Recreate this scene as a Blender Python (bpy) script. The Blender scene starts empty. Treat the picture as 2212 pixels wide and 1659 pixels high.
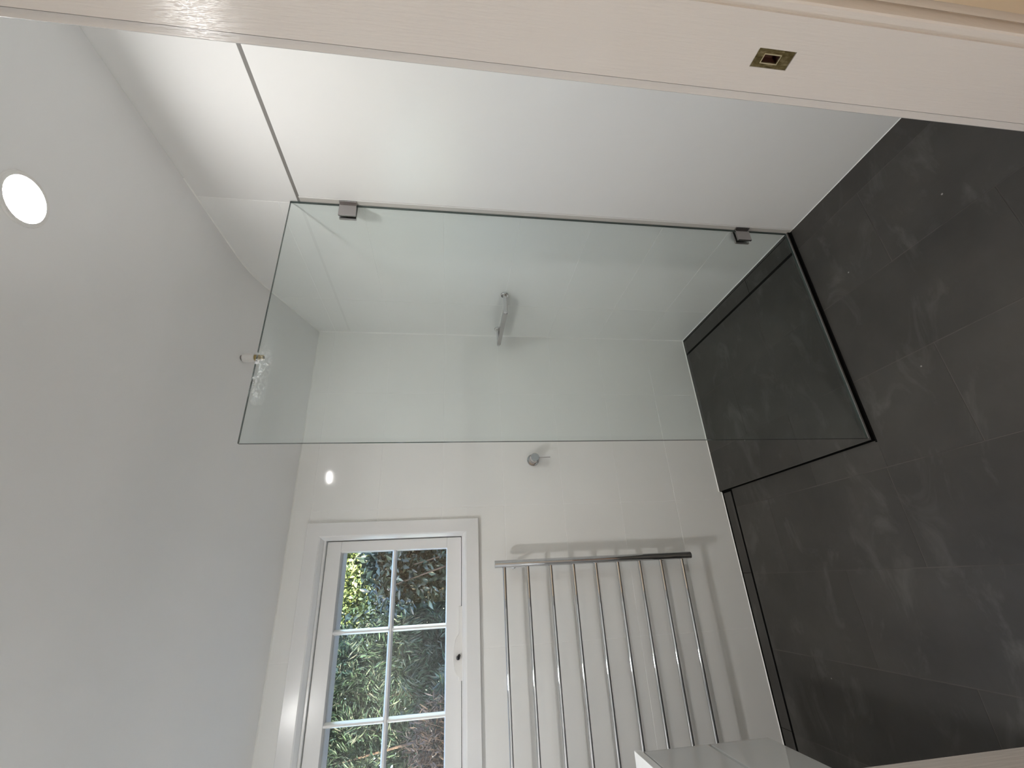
import bpy, bmesh, math, random
from mathutils import Matrix, Vector
import numpy as np

SC = bpy.context.scene
COL = SC.collection
PI = math.pi
random.seed(7)

# ------------------------------------------------------------------ camera
cam_data = bpy.data.cameras.new('camera')
cam = bpy.data.objects.new('camera', cam_data)
COL.objects.link(cam)
cam_data.sensor_fit = 'HORIZONTAL'
cam_data.sensor_width = 36.0
cam_data.lens = 939.13 / 2212 * 36.0
cam_data.clip_start = 0.02
CAM_R = [[-0.04947404, 0.90960258, -0.41252328],
         [-0.13291172, -0.41535153, -0.89989865],
         [-0.98989231, 0.01030756, 0.14144597]]
m4 = Matrix(CAM_R).to_4x4()
m4.translation = Vector((-1.32222, -2.20522, 1.45895))
cam.matrix_world = m4
SC.camera = cam

# ------------------------------------------------------------------ sky, sun, exposure
SC.view_settings.view_transform = 'Standard'
SC.view_settings.look = 'None'
SC.view_settings.exposure = 0.0
SC.view_settings.gamma = 1.0
SC.view_settings.use_curve_mapping = False
SC.cycles.use_denoising = True
SC.cycles.max_bounces = 14
SC.cycles.diffuse_bounces = 8
SC.cycles.glossy_bounces = 6
SC.cycles.transparent_max_bounces = 16
SC.cycles.caustics_reflective = False
SC.cycles.caustics_refractive = False
SC.cycles.sample_clamp_indirect = 6.0

SKY_STRENGTH = 1.6
LAMP_STRENGTH = (305.0, 660.0)
HALL_STRENGTH = 70.0
JAMB_FILL_STRENGTH = 52.0
SUN_ELEV, SUN_ROT = 24.5, 205.0
world = bpy.data.worlds.new('world')
SC.world = world
world.use_nodes = True
wn = world.node_tree.nodes
sky = wn.new('ShaderNodeTexSky')
sky.sky_type = 'NISHITA'
sky.sun_disc = True
sky.sun_elevation = math.radians(SUN_ELEV)
sky.sun_rotation = math.radians(SUN_ROT)
sky.sun_intensity = 0.12
world.node_tree.links.new(sky.outputs['Color'], wn['Background'].inputs['Color'])
wn['Background'].inputs['Strength'].default_value = SKY_STRENGTH


# ------------------------------------------------------------------ materials
def nodes(name):
    m = bpy.data.materials.new(name)
    m.use_nodes = True
    nt = m.node_tree
    return m, nt, nt.nodes['Principled BSDF']


def L(nt, a, b):
    nt.links.new(a, b)


def tex_coord(nt, scale=(1, 1, 1), kind='Object'):
    tc = nt.nodes.new('ShaderNodeTexCoord')
    mp = nt.nodes.new('ShaderNodeMapping')
    mp.inputs['Scale'].default_value = scale
    L(nt, tc.outputs[kind], mp.inputs['Vector'])
    return mp.outputs['Vector']


def geo_pos(nt, scale=(1, 1, 1)):
    g = nt.nodes.new('ShaderNodeNewGeometry')
    mp = nt.nodes.new('ShaderNodeMapping')
    mp.inputs['Scale'].default_value = scale
    L(nt, g.outputs['Position'], mp.inputs['Vector'])
    return mp.outputs['Vector']


def noise(nt, vec, scale, detail=3, rough=0.5):
    n = nt.nodes.new('ShaderNodeTexNoise')
    n.inputs['Scale'].default_value = scale
    n.inputs['Detail'].default_value = detail
    n.inputs['Roughness'].default_value = rough
    L(nt, vec, n.inputs['Vector'])
    return n.outputs['Fac']


def ramp(nt, fac, stops):
    r = nt.nodes.new('ShaderNodeValToRGB')
    e = r.color_ramp.elements
    while len(e) < len(stops):
        e.new(0.5)
    for el, (p, c) in zip(e, stops):
        el.position = p
        el.color = (*c, 1) if len(c) == 3 else c
    L(nt, fac, r.inputs['Fac'])
    return r.outputs['Color']


def bump(nt, bsdf, h, strength, dist=0.01):
    b = nt.nodes.new('ShaderNodeBump')
    b.inputs['Strength'].default_value = strength
    b.inputs['Distance'].default_value = dist
    L(nt, h, b.inputs['Height'])
    L(nt, b.outputs['Normal'], bsdf.inputs['Normal'])


def simple(name, col, rough=0.5, metal=0.0, spec=0.5, bump_s=0.0, bump_scale=60, var=0.0, var_scale=4):
    m, nt, b = nodes(name)
    b.inputs['Base Color'].default_value = (*col, 1)
    b.inputs['Roughness'].default_value = rough
    b.inputs['Metallic'].default_value = metal
    b.inputs['Specular IOR Level'].default_value = spec
    v = geo_pos(nt)
    if var > 0:
        f = noise(nt, v, var_scale, 4)
        lo = tuple(c * (1 - var) for c in col)
        hi = tuple(min(1, c * (1 + var)) for c in col)
        L(nt, ramp(nt, f, [(0.3, lo), (0.7, hi)]), b.inputs['Base Color'])
    if bump_s > 0:
        bump(nt, b, noise(nt, v, bump_scale, 3), bump_s, 0.002)
    return m


M = {}
M['wall_tile'] = simple('white gloss wall tile', (0.86, 0.86, 0.845), 0.07, bump_s=0.02, bump_scale=7, var=0.01)
M['grout'] = simple('white grout', (0.90, 0.90, 0.89), 0.6, var=0.03, var_scale=30)
M['sealant'] = simple('white silicone', (0.9, 0.9, 0.88), 0.35)
M['panel'] = simple('satin white lining', (0.78, 0.775, 0.762), 0.24, spec=0.35, bump_s=0.015, bump_scale=14, var=0.01)
M['ceiling'] = simple('ceiling paint', (0.85, 0.85, 0.85), 0.85, bump_s=0.04, bump_scale=180, var=0.015, var_scale=2)
M['wall_paint'] = simple('wall paint', (0.83, 0.83, 0.82), 0.6, bump_s=0.04, bump_scale=150, var=0.01)
M['hall_paint'] = simple('hall paint', (0.76, 0.70, 0.60), 0.7, bump_s=0.04, bump_scale=150, var=0.02)
M['chrome'] = simple('chrome', (0.70, 0.70, 0.71), 0.03, metal=1.0, var=0.02)
M['chrome_dark'] = simple('satin chrome', (0.46, 0.44, 0.44), 0.20, metal=1.0, var=0.03, var_scale=40)
M['window_paint'] = simple('window enamel', (0.80, 0.80, 0.80), 0.22, bump_s=0.03, bump_scale=70, var=0.01)
M['vanity_gloss'] = simple('white gloss lacquer', (0.62, 0.63, 0.62), 0.06, var=0.01)
M['bench'] = simple('white bench top', (0.86, 0.86, 0.84), 0.18, var=0.015, var_scale=30)
M['black'] = simple('black recess', (0.004, 0.004, 0.004), 0.8, spec=0.05, var=0.05)
M['white_plastic'] = simple('white plastic', (0.80, 0.79, 0.77), 0.3, var=0.01)
M['black_plastic'] = simple('black knob plastic', (0.01, 0.01, 0.012), 0.3, var=0.05)
M['shadow_gap'] = simple('grey gap shade', (0.20, 0.19, 0.18), 0.7, var=0.03)  # grey puts the shade of narrow gaps into the colour
M['alu'] = simple('edge trim aluminium', (0.50, 0.48, 0.45), 0.45, var=0.02)
M['seal'] = simple('clear seal', (0.26, 0.27, 0.265), 0.3, var=0.05)
M['rim_highlight'] = simple('pale brass rim highlight', (0.62, 0.58, 0.42), 0.3, metal=0.5, var=0.05)  # highlight on the hole rim painted as a paler brass
M['timber'] = simple('raw timber in latch hole', (0.06, 0.018, 0.010), 0.7, var=0.2, var_scale=200)
M['brass_fit'] = simple('plumbing brass', (0.48, 0.36, 0.16), 0.3, metal=0.9, var=0.15, var_scale=60)
M['frame_out'] = simple('exterior paint', (0.85, 0.86, 0.88), 0.5, var=0.01)
M['bark'] = simple('twig bark', (0.075, 0.056, 0.045), 0.8, bump_s=0.3, bump_scale=60, var=0.3, var_scale=20)
M['soil'] = simple('garden soil', (0.05, 0.04, 0.03), 0.9, bump_s=0.4, bump_scale=20, var=0.3)
M['shade_roof'] = simple('roof iron', (0.25, 0.26, 0.27), 0.5, var=0.05)
M['hall_floor'] = simple('hall boards', (0.20, 0.11, 0.06), 0.4, var=0.2, var_scale=6)


def jamb_paint():
    m, nt, b = nodes('brushed enamel on jamb')
    b.inputs['Base Color'].default_value = (0.575, 0.562, 0.552, 1)
    b.inputs['Roughness'].default_value = 0.17
    v = geo_pos(nt, (30, 420, 26))
    f = noise(nt, v, 1.0, 3, 0.6)
    bump(nt, b, f, 0.28, 0.0015)
    return m


M['jamb'] = jamb_paint()


def brass_aged():
    m, nt, b = nodes('aged painted brass')
    v = geo_pos(nt, (1, 1, 1))
    f = noise(nt, geo_pos(nt, (90, 200, 60)), 1.0, 4, 0.65)
    L(nt, ramp(nt, f, [(0.30, (0.06, 0.045, 0.018)), (0.52, (0.17, 0.14, 0.065)), (0.70, (0.34, 0.30, 0.19))]), b.inputs['Base Color'])
    b.inputs['Metallic'].default_value = 0.55
    b.inputs['Roughness'].default_value = 0.35
    return m


M['brass'] = brass_aged()


def floor_tile(name, base, light):
    m, nt, b = nodes(name)
    v = geo_pos(nt)
    f1 = noise(nt, v, 3.0, 5, 0.6)
    oi = nt.nodes.new('ShaderNodeObjectInfo')
    c1 = ramp(nt, f1, [(0.25, tuple(x * 0.70 for x in base)), (0.75, tuple(x * 1.35 for x in base))])
    # dried dusty smears left from cleaning
    wv = nt.nodes.new('ShaderNodeTexNoise')
    wv.inputs['Scale'].default_value = 4.2
    wv.inputs['Detail'].default_value = 6
    wv.inputs['Roughness'].default_value = 0.62
    wv.inputs['Distortion'].default_value = 0.8
    L(nt, geo_pos(nt, (1.0, 1.9, 1)), wv.inputs['Vector'])
    mask = ramp(nt, wv.outputs['Fac'], [(0.54, (0, 0, 0)), (0.78, (0.6, 0.6, 0.6))])
    # pale specks of grout dust
    vo = nt.nodes.new('ShaderNodeTexVoronoi')
    vo.inputs['Scale'].default_value = 6.0
    L(nt, v, vo.inputs['Vector'])
    sp = ramp(nt, vo.outputs['Distance'], [(0.010, (1, 1, 1)), (0.022, (0, 0, 0))])
    mx = nt.nodes.new('ShaderNodeMix')
    mx.data_type = 'RGBA'
    L(nt, mask, mx.inputs['Factor'])
    L(nt, c1, mx.inputs['A'])
    mx.inputs['B'].default_value = (*light, 1)
    mx2 = nt.nodes.new('ShaderNodeMix')
    mx2.data_type = 'RGBA'
    L(nt, sp, mx2.inputs['Factor'])
    L(nt, mx.outputs['Result'], mx2.inputs['A'])
    mx2.inputs['B'].default_value = (0.32, 0.31, 0.29, 1)
    hv = nt.nodes.new('ShaderNodeHueSaturation')
    mr = nt.nodes.new('ShaderNodeMapRange')
    L(nt, oi.outputs['Random'], mr.inputs['Value'])
    mr.inputs['To Min'].default_value = 0.88
    mr.inputs['To Max'].default_value = 1.12
    L(nt, mr.outputs['Result'], hv.inputs['Value'])
    L(nt, mx2.outputs['Result'], hv.inputs['Color'])
    L(nt, hv.outputs['Color'], b.inputs['Base Color'])
    b.inputs['Roughness'].default_value = 0.42
    b.inputs['Specular IOR Level'].default_value = 0.35
    bump(nt, b, noise(nt, v, 40, 5, 0.6), 0.12, 0.003)
    return m


M['floor_tile'] = floor_tile('charcoal stone tile', (0.048, 0.045, 0.041), (0.125, 0.122, 0.115))
M['tray_tile'] = M['floor_tile']
M['floor_grout'] = simple('grey floor grout', (0.075, 0.069, 0.062), 0.8, var=0.35, var_scale=5)


def clear_glass(name, tint, f0=0.042, pale_patch=False):
    m = bpy.data.materials.new(name)
    m.use_nodes = True
    nt = m.node_tree
    nt.nodes.clear()
    out = nt.nodes.new('ShaderNodeOutputMaterial')
    tr = nt.nodes.new('ShaderNodeBsdfTransparent')
    tr.inputs['Color'].default_value = (*tint, 1)
    gl = nt.nodes.new('ShaderNodeBsdfGlossy')
    gl.inputs['Roughness'].default_value = 0.0
    gl.inputs['Color'].default_value = (1, 1, 1, 1)
    g = nt.nodes.new('ShaderNodeNewGeometry')
    dt = nt.nodes.new('ShaderNodeVectorMath')
    dt.operation = 'DOT_PRODUCT'
    L(nt, g.outputs['Normal'], dt.inputs[0])
    L(nt, g.outputs['Incoming'], dt.inputs[1])

    def mth(op, a, bval=None, bsock=None):
        n = nt.nodes.new('ShaderNodeMath')
        n.operation = op
        L(nt, a, n.inputs[0])
        if bval is not None:
            n.inputs[1].default_value = bval
        if bsock is not None:
            L(nt, bsock, n.inputs[1])
        return n.outputs[0]
    ab = mth('ABSOLUTE', dt.outputs['Value'])
    inv = mth('MULTIPLY_ADD', ab, -1.0)
    nt.nodes[-1].inputs[2].default_value = 1.0
    p5 = mth('POWER', inv, 5.0)
    fr = mth('MULTIPLY_ADD', p5, 1.0 - f0)
    nt.nodes[-1].inputs[2].default_value = f0
    mix = nt.nodes.new('ShaderNodeMixShader')
    L(nt, fr, mix.inputs['Fac'])
    L(nt, tr.outputs[0], mix.inputs[1])
    L(nt, gl.outputs[0], mix.inputs[2])
    last = mix.outputs[0]
    if pale_patch:
        # pale streaky noise patch near the top edge of the screen
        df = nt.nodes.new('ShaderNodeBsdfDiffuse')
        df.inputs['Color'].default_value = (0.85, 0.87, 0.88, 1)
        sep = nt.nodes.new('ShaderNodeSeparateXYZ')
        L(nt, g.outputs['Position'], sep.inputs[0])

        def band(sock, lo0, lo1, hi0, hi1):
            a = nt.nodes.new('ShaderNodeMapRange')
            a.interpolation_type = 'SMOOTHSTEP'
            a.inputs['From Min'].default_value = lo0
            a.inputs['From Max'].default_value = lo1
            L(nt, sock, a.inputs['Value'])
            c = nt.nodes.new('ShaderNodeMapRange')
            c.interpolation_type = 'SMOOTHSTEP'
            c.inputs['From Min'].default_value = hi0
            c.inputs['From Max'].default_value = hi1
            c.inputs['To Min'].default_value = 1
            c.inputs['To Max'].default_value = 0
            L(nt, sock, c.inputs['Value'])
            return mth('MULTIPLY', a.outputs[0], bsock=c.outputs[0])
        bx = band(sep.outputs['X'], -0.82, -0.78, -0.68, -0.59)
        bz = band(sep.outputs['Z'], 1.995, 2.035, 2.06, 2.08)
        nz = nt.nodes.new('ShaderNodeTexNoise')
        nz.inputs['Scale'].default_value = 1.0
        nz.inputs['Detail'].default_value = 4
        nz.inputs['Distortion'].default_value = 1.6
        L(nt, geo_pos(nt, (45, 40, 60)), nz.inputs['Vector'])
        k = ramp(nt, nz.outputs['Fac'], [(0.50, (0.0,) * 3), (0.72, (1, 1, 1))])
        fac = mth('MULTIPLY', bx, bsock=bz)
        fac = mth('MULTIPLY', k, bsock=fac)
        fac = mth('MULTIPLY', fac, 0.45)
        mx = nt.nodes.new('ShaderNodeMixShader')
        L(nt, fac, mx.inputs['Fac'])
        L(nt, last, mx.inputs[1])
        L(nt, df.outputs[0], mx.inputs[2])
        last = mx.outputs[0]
    L(nt, last, out.inputs['Surface'])
    return m


M['glass'] = clear_glass('shower glass', (0.96, 0.985, 0.982), pale_patch=True)
M['pane'] = clear_glass('window pane', (0.97, 0.985, 0.985))
M['glass_edge'] = simple('green glass edge', (0.05, 0.07, 0.065), 0.15, var=0.1)


def emitter(name, col, strength):
    m = bpy.data.materials.new(name)
    m.use_nodes = True
    nt = m.node_tree
    nt.nodes.clear()
    out = nt.nodes.new('ShaderNodeOutputMaterial')
    e = nt.nodes.new('ShaderNodeEmission')
    e.inputs['Color'].default_value = (*col, 1)
    e.inputs['Strength'].default_value = strength
    L(nt, e.outputs[0], out.inputs['Surface'])
    return m


M['lamp'] = [emitter('downlight lens', (1.0, 0.985, 0.965), q) for q in LAMP_STRENGTH]
M['jamb_fill'] = emitter('sconce shade', (1.0, 0.96, 0.92), JAMB_FILL_STRENGTH)
M['hall_lamp'] = emitter('hall lamp lens', (1.0, 0.86, 0.70), HALL_STRENGTH)
M['can'] = simple('downlight can', (0.45, 0.45, 0.45), 0.5, var=0.02)


def leaf_mat(name, stops, rough=0.4, trans=0.25):
    m, nt, b = nodes(name)
    g = nt.nodes.new('ShaderNodeNewGeometry')
    L(nt, ramp(nt, g.outputs['Random Per Island'], stops), b.inputs['Base Color'])
    b.inputs['Roughness'].default_value = rough
    b.inputs['Specular IOR Level'].default_value = 0.6
    return m


M['leaf_broad'] = leaf_mat('broad leaf', [(0.0, (0.008, 0.017, 0.013)), (0.6, (0.022, 0.042, 0.034)), (1.0, (0.075, 0.115, 0.09))], 0.28)
M['leaf_fine'] = leaf_mat('fine needle leaf', [(0.0, (0.005, 0.017, 0.011)), (0.6, (0.015, 0.040, 0.026)), (1.0, (0.036, 0.088, 0.046))], 0.55)
M['leaf_dry'] = leaf_mat('dry brown leaf', [(0.0, (0.025, 0.018, 0.015)), (0.6, (0.075, 0.053, 0.044)), (1.0, (0.19, 0.15, 0.12))], 0.7)
M['leaf_bright'] = leaf_mat('pale young leaf', [(0.0, (0.08, 0.13, 0.055)), (0.5, (0.20, 0.28, 0.11)), (1.0, (0.42, 0.50, 0.22))], 0.35)


# ------------------------------------------------------------------ mesh helpers
def link_obj(name, me, parent=None, loc=None):
    o = bpy.data.objects.new(name, me)
    COL.objects.link(o)
    if parent is not None:
        o.parent = parent
    if loc is not None:
        o.location = loc
    return o


def mesh(name, verts, faces, mat, smooth=False):
    me = bpy.data.meshes.new(name)
    me.from_pydata([tuple(v) for v in verts], [], [tuple(f) for f in faces])
    if isinstance(mat, (list, tuple)):
        for x in mat:
            me.materials.append(x)
    else:
        me.materials.append(mat)
    me.update()
    bm = bmesh.new()
    bm.from_mesh(me)
    bmesh.ops.recalc_face_normals(bm, faces=bm.faces)
    bm.to_mesh(me)
    bm.free()
    if smooth:
        for p in me.polygons:
            p.use_smooth = True
    return me


def obj(name, verts, faces, mat, parent=None, smooth=False, loc=None):
    return link_obj(name, mesh(name, verts, faces, mat, smooth), parent, loc)


def box_vf(x0, x1, y0, y1, z0, z1):
    v = [(x0, y0, z0), (x1, y0, z0), (x1, y1, z0), (x0, y1, z0), (x0, y0, z1), (x1, y0, z1), (x1, y1, z1), (x0, y1, z1)]
    f = [(0, 3, 2, 1), (4, 5, 6, 7), (0, 1, 5, 4), (1, 2, 6, 5), (2, 3, 7, 6), (3, 0, 4, 7)]
    return v, f


def bevel_me(me, w, seg=2, angle=0.6):
    bm = bmesh.new()
    bm.from_mesh(me)
    es = [e for e in bm.edges if len(e.link_faces) == 2 and e.calc_face_angle(0) > angle]
    bmesh.ops.bevel(bm, geom=es, offset=w, segments=seg, affect='EDGES', profile=0.5)
    bm.to_mesh(me)
    bm.free()


def box(name, x0, x1, y0, y1, z0, z1, mat, parent=None, bev=0.0, seg=2):
    v, f = box_vf(x0, x1, y0, y1, z0, z1)
    me = mesh(name, v, f, mat)
    if bev > 0:
        bevel_me(me, bev, seg)
    return link_obj(name, me, parent)


def merge(parts):
    V, F = [], []
    for v, f in parts:
        o = len(V)
        V += [tuple(p) for p in v]
        F += [tuple(i + o for i in q) for q in f]
    return V, F


def frame_of(d):
    d = Vector(d).normalized()
    a = Vector((0, 0, 1)) if abs(d.z) < 0.9 else Vector((1, 0, 0))
    u = d.cross(a).normalized()
    return u, d.cross(u).normalized(), d


def tube_vf(p0, p1, r0, r1=None, n=20, caps=True):
    r1 = r0 if r1 is None else r1
    p0, p1 = Vector(p0), Vector(p1)
    u, w, d = frame_of(p1 - p0)
    V, F = [], []
    for p, r in ((p0, r0), (p1, r1)):
        for i in range(n):
            a = 2 * PI * i / n
            V.append(p + r * (math.cos(a) * u + math.sin(a) * w))
    for i in range(n):
        j = (i + 1) % n
        F.append((i, j, n + j, n + i))
    if caps:
        F.append(tuple(reversed(range(n))))
        F.append(tuple(range(n, 2 * n)))
    return V, F


def lathe_vf(base, axis, prof, n=32):
    """prof: list of (radius, distance along axis); closed with end caps"""
    base = Vector(base)
    u, w, d = frame_of(axis)
    V, F = [], []
    for r, h in prof:
        for i in range(n):
            a = 2 * PI * i / n
            V.append(base + d * h + r * (math.cos(a) * u + math.sin(a) * w))
    for k in range(len(prof) - 1):
        for i in range(n):
            j = (i + 1) % n
            F.append((k * n + i, k * n + j, (k + 1) * n + j, (k + 1) * n + i))
    F.append(tuple(reversed(range(n))))
    F.append(tuple(range((len(prof) - 1) * n, len(prof) * n)))
    return V, F


def autosmooth(o, ang=0.6):
    me = o.data
    for p in me.polygons:
        p.use_smooth = True
    bm = bmesh.new()
    bm.from_mesh(me)
    for e in bm.edges:
        if len(e.link_faces) == 2:
            e.smooth = e.calc_face_angle(0) < ang
    bm.to_mesh(me)
    bm.free()
    return o


def lathe(name, base, axis, prof, mat, parent=None, n=32):
    v, f = lathe_vf(base, axis, prof, n)
    return autosmooth(obj(name, v, f, mat, parent))


def tube(name, p0, p1, r, mat, parent=None, n=20, bev=0.0):
    d = (Vector(p1) - Vector(p0)).length
    b = bev or r * 0.12
    return lathe(name, p0, Vector(p1) - Vector(p0), [(r - b, 0), (r, b), (r, d - b), (r - b, d)], mat, parent, n)


def thing(name, label, cat, loc=(0, 0, 0), group=None):
    o = bpy.data.objects.new(name, None)
    COL.objects.link(o)
    o.empty_display_size = 0.05
    # the parts are modelled in world coordinates: the Empty stands at the thing's base and its parts are offset back
    o.location = loc
    o['label'] = label
    o['category'] = cat
    if group:
        o['group'] = group
    return o


def adopt(root):
    """parts were modelled in world coordinates; shift them so that they stay put under the Empty"""
    off = Vector(root.location)
    for ch in root.children:
        ch.location = Vector(ch.location) - off


def structure(o, label=None):
    o['kind'] = 'structure'
    if label:
        o['label'] = label
    return o


# polygon tile: 2-D polygon in a plane, extruded with a small arris
def clip(poly, a, b, c):
    """keep a*u + b*v <= c"""
    out = []
    for i in range(len(poly)):
        p, q = poly[i], poly[(i + 1) % len(poly)]
        dp, dq = a * p[0] + b * p[1] - c, a * q[0] + b * q[1] - c
        if dp <= 0:
            out.append(p)
        if dp * dq < 0:
            t = dp / (dp - dq)
            out.append((p[0] + t * (q[0] - p[0]), p[1] + t * (q[1] - p[1])))
    return out


def inset_poly(poly, d):
    n = len(poly)
    area = sum(poly[i][0] * poly[(i + 1) % n][1] - poly[(i + 1) % n][0] * poly[i][1] for i in range(n))
    s = 1 if area > 0 else -1
    res = []
    for i in range(n):
        p0, p1, p2 = Vector(poly[i - 1]), Vector(poly[i]), Vector(poly[(i + 1) % n])
        e1, e2 = (p1 - p0).normalized(), (p2 - p1).normalized()
        n1, n2 = Vector((-e1.y, e1.x)) * s, Vector((-e2.y, e2.x)) * s
        k = 1 + n1.dot(n2)
        res.append(tuple(p1 + (n1 + n2) * (d / max(k, 0.2))))
    return res


def tile_vf(poly, to3, depth, arris):
    """to3(u, v, h): h = 0 back, depth = face"""
    n = len(poly)
    ins = inset_poly(poly, arris)
    V = [to3(u, v, 0) for u, v in poly] + [to3(u, v, depth - arris) for u, v in poly] + [to3(u, v, depth) for u, v in ins]
    F = [tuple(range(2 * n, 3 * n))]
    for i in range(n):
        j = (i + 1) % n
        F.append((i, j, n + j, n + i))
        F.append((n + i, n + j, 2 * n + j, 2 * n + i))
    F.append(tuple(reversed(range(n))))
    return V, F


_tile_cache = {}


def rect_tile(name, key, poly, to3, depth, arris, mat, parent):
    """alike rectangular tiles share one mesh"""
    u0, v0 = min(p[0] for p in poly), min(p[1] for p in poly)
    loc_poly = [(p[0] - u0, p[1] - v0) for p in poly]
    k = (key, tuple((round(a, 4), round(b, 4)) for a, b in loc_poly))
    o3 = Vector(to3(0, 0, 0))
    if k not in _tile_cache:
        v, f = tile_vf(loc_poly, lambda a, b, h: Vector(to3(a, b, h)) - o3, depth, arris)
        _tile_cache[k] = mesh(name, v, f, mat)
    return link_obj(name, _tile_cache[k], parent, Vector(to3(u0, v0, 0)))


# ------------------------------------------------------------------ dimensions (metres; right wall x=0, back wall y=0, floor z=0)
XL = -2.36
YF = -1.842           # room face of the front wall
YH = -1.950           # hall face of the front wall
Z_BACK = 2.183        # ceiling height at the back wall
Y_RAKE = -0.50
Z_RAKE = 2.363
RAKE = (Z_RAKE - Z_BACK) / 0.50
Z_FRONT = Z_RAKE + 0.028 * (Y_RAKE - YF)
GY = -0.926           # glass plane
TRAY = 0.014


RB = 0.10             # the fold between flat and raked ceiling is eased over this half width


def ceil_z(y):
    flat = Z_RAKE + 0.028 * (Y_RAKE - y)
    rake = Z_BACK - y * RAKE
    if y <= Y_RAKE - RB:
        return flat
    if y >= Y_RAKE + RB:
        return rake
    t = (y - (Y_RAKE - RB)) / (2 * RB)
    slope = RAKE - 0.028
    return flat - slope * RB * t * t


# ------------------------------------------------------------------ floor
floor = structure(box('floor', XL, 0.0, YF - 0.10, 0.0, -0.06, -0.0009, M['floor_grout']), 'charcoal tiled bathroom floor')
cols = [-0.1000 - 0.3118 * k for k in range(8)]
edges = [0.0] + cols
jt = 0.0013


def up3(z):
    return lambda u, v, h: (u, v, z + h)


SH_X, SH_Y = -0.938, -0.936      # shower tray corner
for i in range(len(edges)):
    x1 = edges[i]
    x0 = edges[i + 1] if i + 1 < len(edges) else XL
    if x1 - x0 < 0.02:
        continue
    start = -0.03 if i % 2 == 1 else -0.335
    ys = [0.0]
    y = start
    while y > YF - 0.10:
        if y < -0.005:
            ys.append(y)
        y -= 0.603
    ys.append(YF - 0.10)
    for a, b in zip(ys[:-1], ys[1:]):
        lo_y, hi_y = b + jt, a - jt
        lo_x, hi_x = x0 + jt, x1 - jt
        pieces = [(lo_x, hi_x, lo_y, hi_y)]
        out = []
        # cut away the drain channel along the back wall and the raised shower tray
        for (px0, px1, py0, py1) in pieces:
            if px0 > SH_X - 0.02:
                if py0 < SH_Y - 0.0072:
                    out.append((px0, px1, py0, min(py1, SH_Y - 0.0072)))
            elif px1 > SH_X - 0.004:
                if py0 < SH_Y - 0.0072:
                    out.append((px0, px1, py0, min(py1, SH_Y - 0.0072)))
                if py1 > SH_Y:
                    out.append((px0, SH_X - 0.004, max(py0, SH_Y - 0.0068), min(py1, -0.0905)))
            else:
                out.append((px0, px1, py0, min(py1, -0.0905)))
        for (px0, px1, py0, py1) in out:
            if px1 - px0 > 0.01 and py1 - py0 > 0.01:
                rect_tile('floor_tile', 'ft', [(px0, py0), (px1, py0), (px1, py1), (px0, py1)], up3(-0.0025), 0.0025, 0.0003, M['floor_tile'], floor)
# channel drain with tile insert along the back wall
box('drain_channel', XL, SH_X - 0.004, -0.0905, 0.0, -0.0012, -0.0006, M['black'], floor)
xx = SH_X - 0.012
for xn in (-1.342, -1.9655, XL + 0.004):
    rect_tile('drain_insert', 'di', [(xn + 0.001, -0.077), (xx - 0.001, -0.077), (xx - 0.001, -0.0145), (xn + 0.001, -0.0145)], up3(-0.0020), 0.0020, 0.0006, M['floor_tile'], floor)
    xx = xn

# raised shower tray (part of the floor)
tray = structure(box('trim_1', SH_X, 0.0, SH_Y, 0.0, -0.002, TRAY - 0.0009, M['floor_grout']), 'low raised charcoal tiled shower base in the corner')
box('black_seal', SH_X - 0.010, -0.004, SH_Y - 0.0070, SH_Y - 0.0005, -0.001, 0.0004, M['black'], tray)
box('black_riser', SH_X - 0.004, -0.003, SH_Y - 0.0012, SH_Y - 0.0002, -0.001, TRAY - 0.0008, M['black'], tray)
box('black_riser', SH_X - 0.0012, SH_X - 0.0002, SH_Y - 0.0012, -0.001, -0.001, TRAY - 0.0008, M['black'], tray)
box('black_seal', SH_X - 0.0045, SH_X - 0.0005, SH_Y, -0.001, -0.001, 0.0012, M['black'], tray)
sh_cols = [-0.1000, -0.4118, -0.7236, SH_X + 0.001]
sh_start = [-0.63, -0.335, -0.62]
xe = -0.1125
for i in range(3):
    x1 = xe if i == 0 else sh_cols[i] - jt * 0.6
    x0 = sh_cols[i + 1] + jt * 0.6
    for a, b in ((0.0, sh_start[i]), (sh_start[i], SH_Y + 0.001)):
        rect_tile('floor_tile', 'st', [(x0, b + 0.0012), (x1, b + 0.0012), (x1, a - 0.0012), (x0, a - 0.0012)], up3(TRAY - 0.0025), 0.0025, 0.0003, M['tray_tile'], tray)
box('drain_channel', -0.1125, 0.0, SH_Y + 0.004, 0.0, TRAY - 0.0012, TRAY - 0.0006, M['black'], tray)
for a, b in ((-0.001, -0.63), (-0.63, SH_Y + 0.004)):
    rect_tile('drain_insert', 'si', [(-0.0985, b + 0.001), (-0.0180, b + 0.001), (-0.0180, a - 0.001), (-0.0985, a - 0.001)], up3(TRAY - 0.0020), 0.0020, 0.0006, M['tray_tile'], tray)

# ------------------------------------------------------------------ back wall with window opening
WIN = dict(cx0=-2.270, cx1=-1.035, cz0=1.316, cz1=2.100)     # casing outer
HO = dict(x0=-2.222, x1=-1.083, z0=1.366, z1=2.052)           # hole in the wall
GT = 0.0012
bw = []
XE = 0.02
for (x0, x1, z0, z1) in ((XL - 0.1, HO['x0'], -0.06, 2.6), (HO['x1'], XE, -0.06, 2.6), (HO['x0'], HO['x1'], -0.06, HO['z0']), (HO['x0'], HO['x1'], HO['z1'], 2.6)):
    bw.append(box_vf(x0, x1, GT, 0.125, z0, z1))
v, f = merge(bw)
wall_back = structure(obj('wall_back', v, f, M['grout']), 'white tiled back wall with window')
ROWS = [0.0, 0.275, 0.5785, 0.882, 1.1855, 1.489, 1.7925, 2.096, 2.3995]
back3 = lambda u, v, h: (u, GT - h * 1.0, v)
tj = 0.0011
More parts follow.
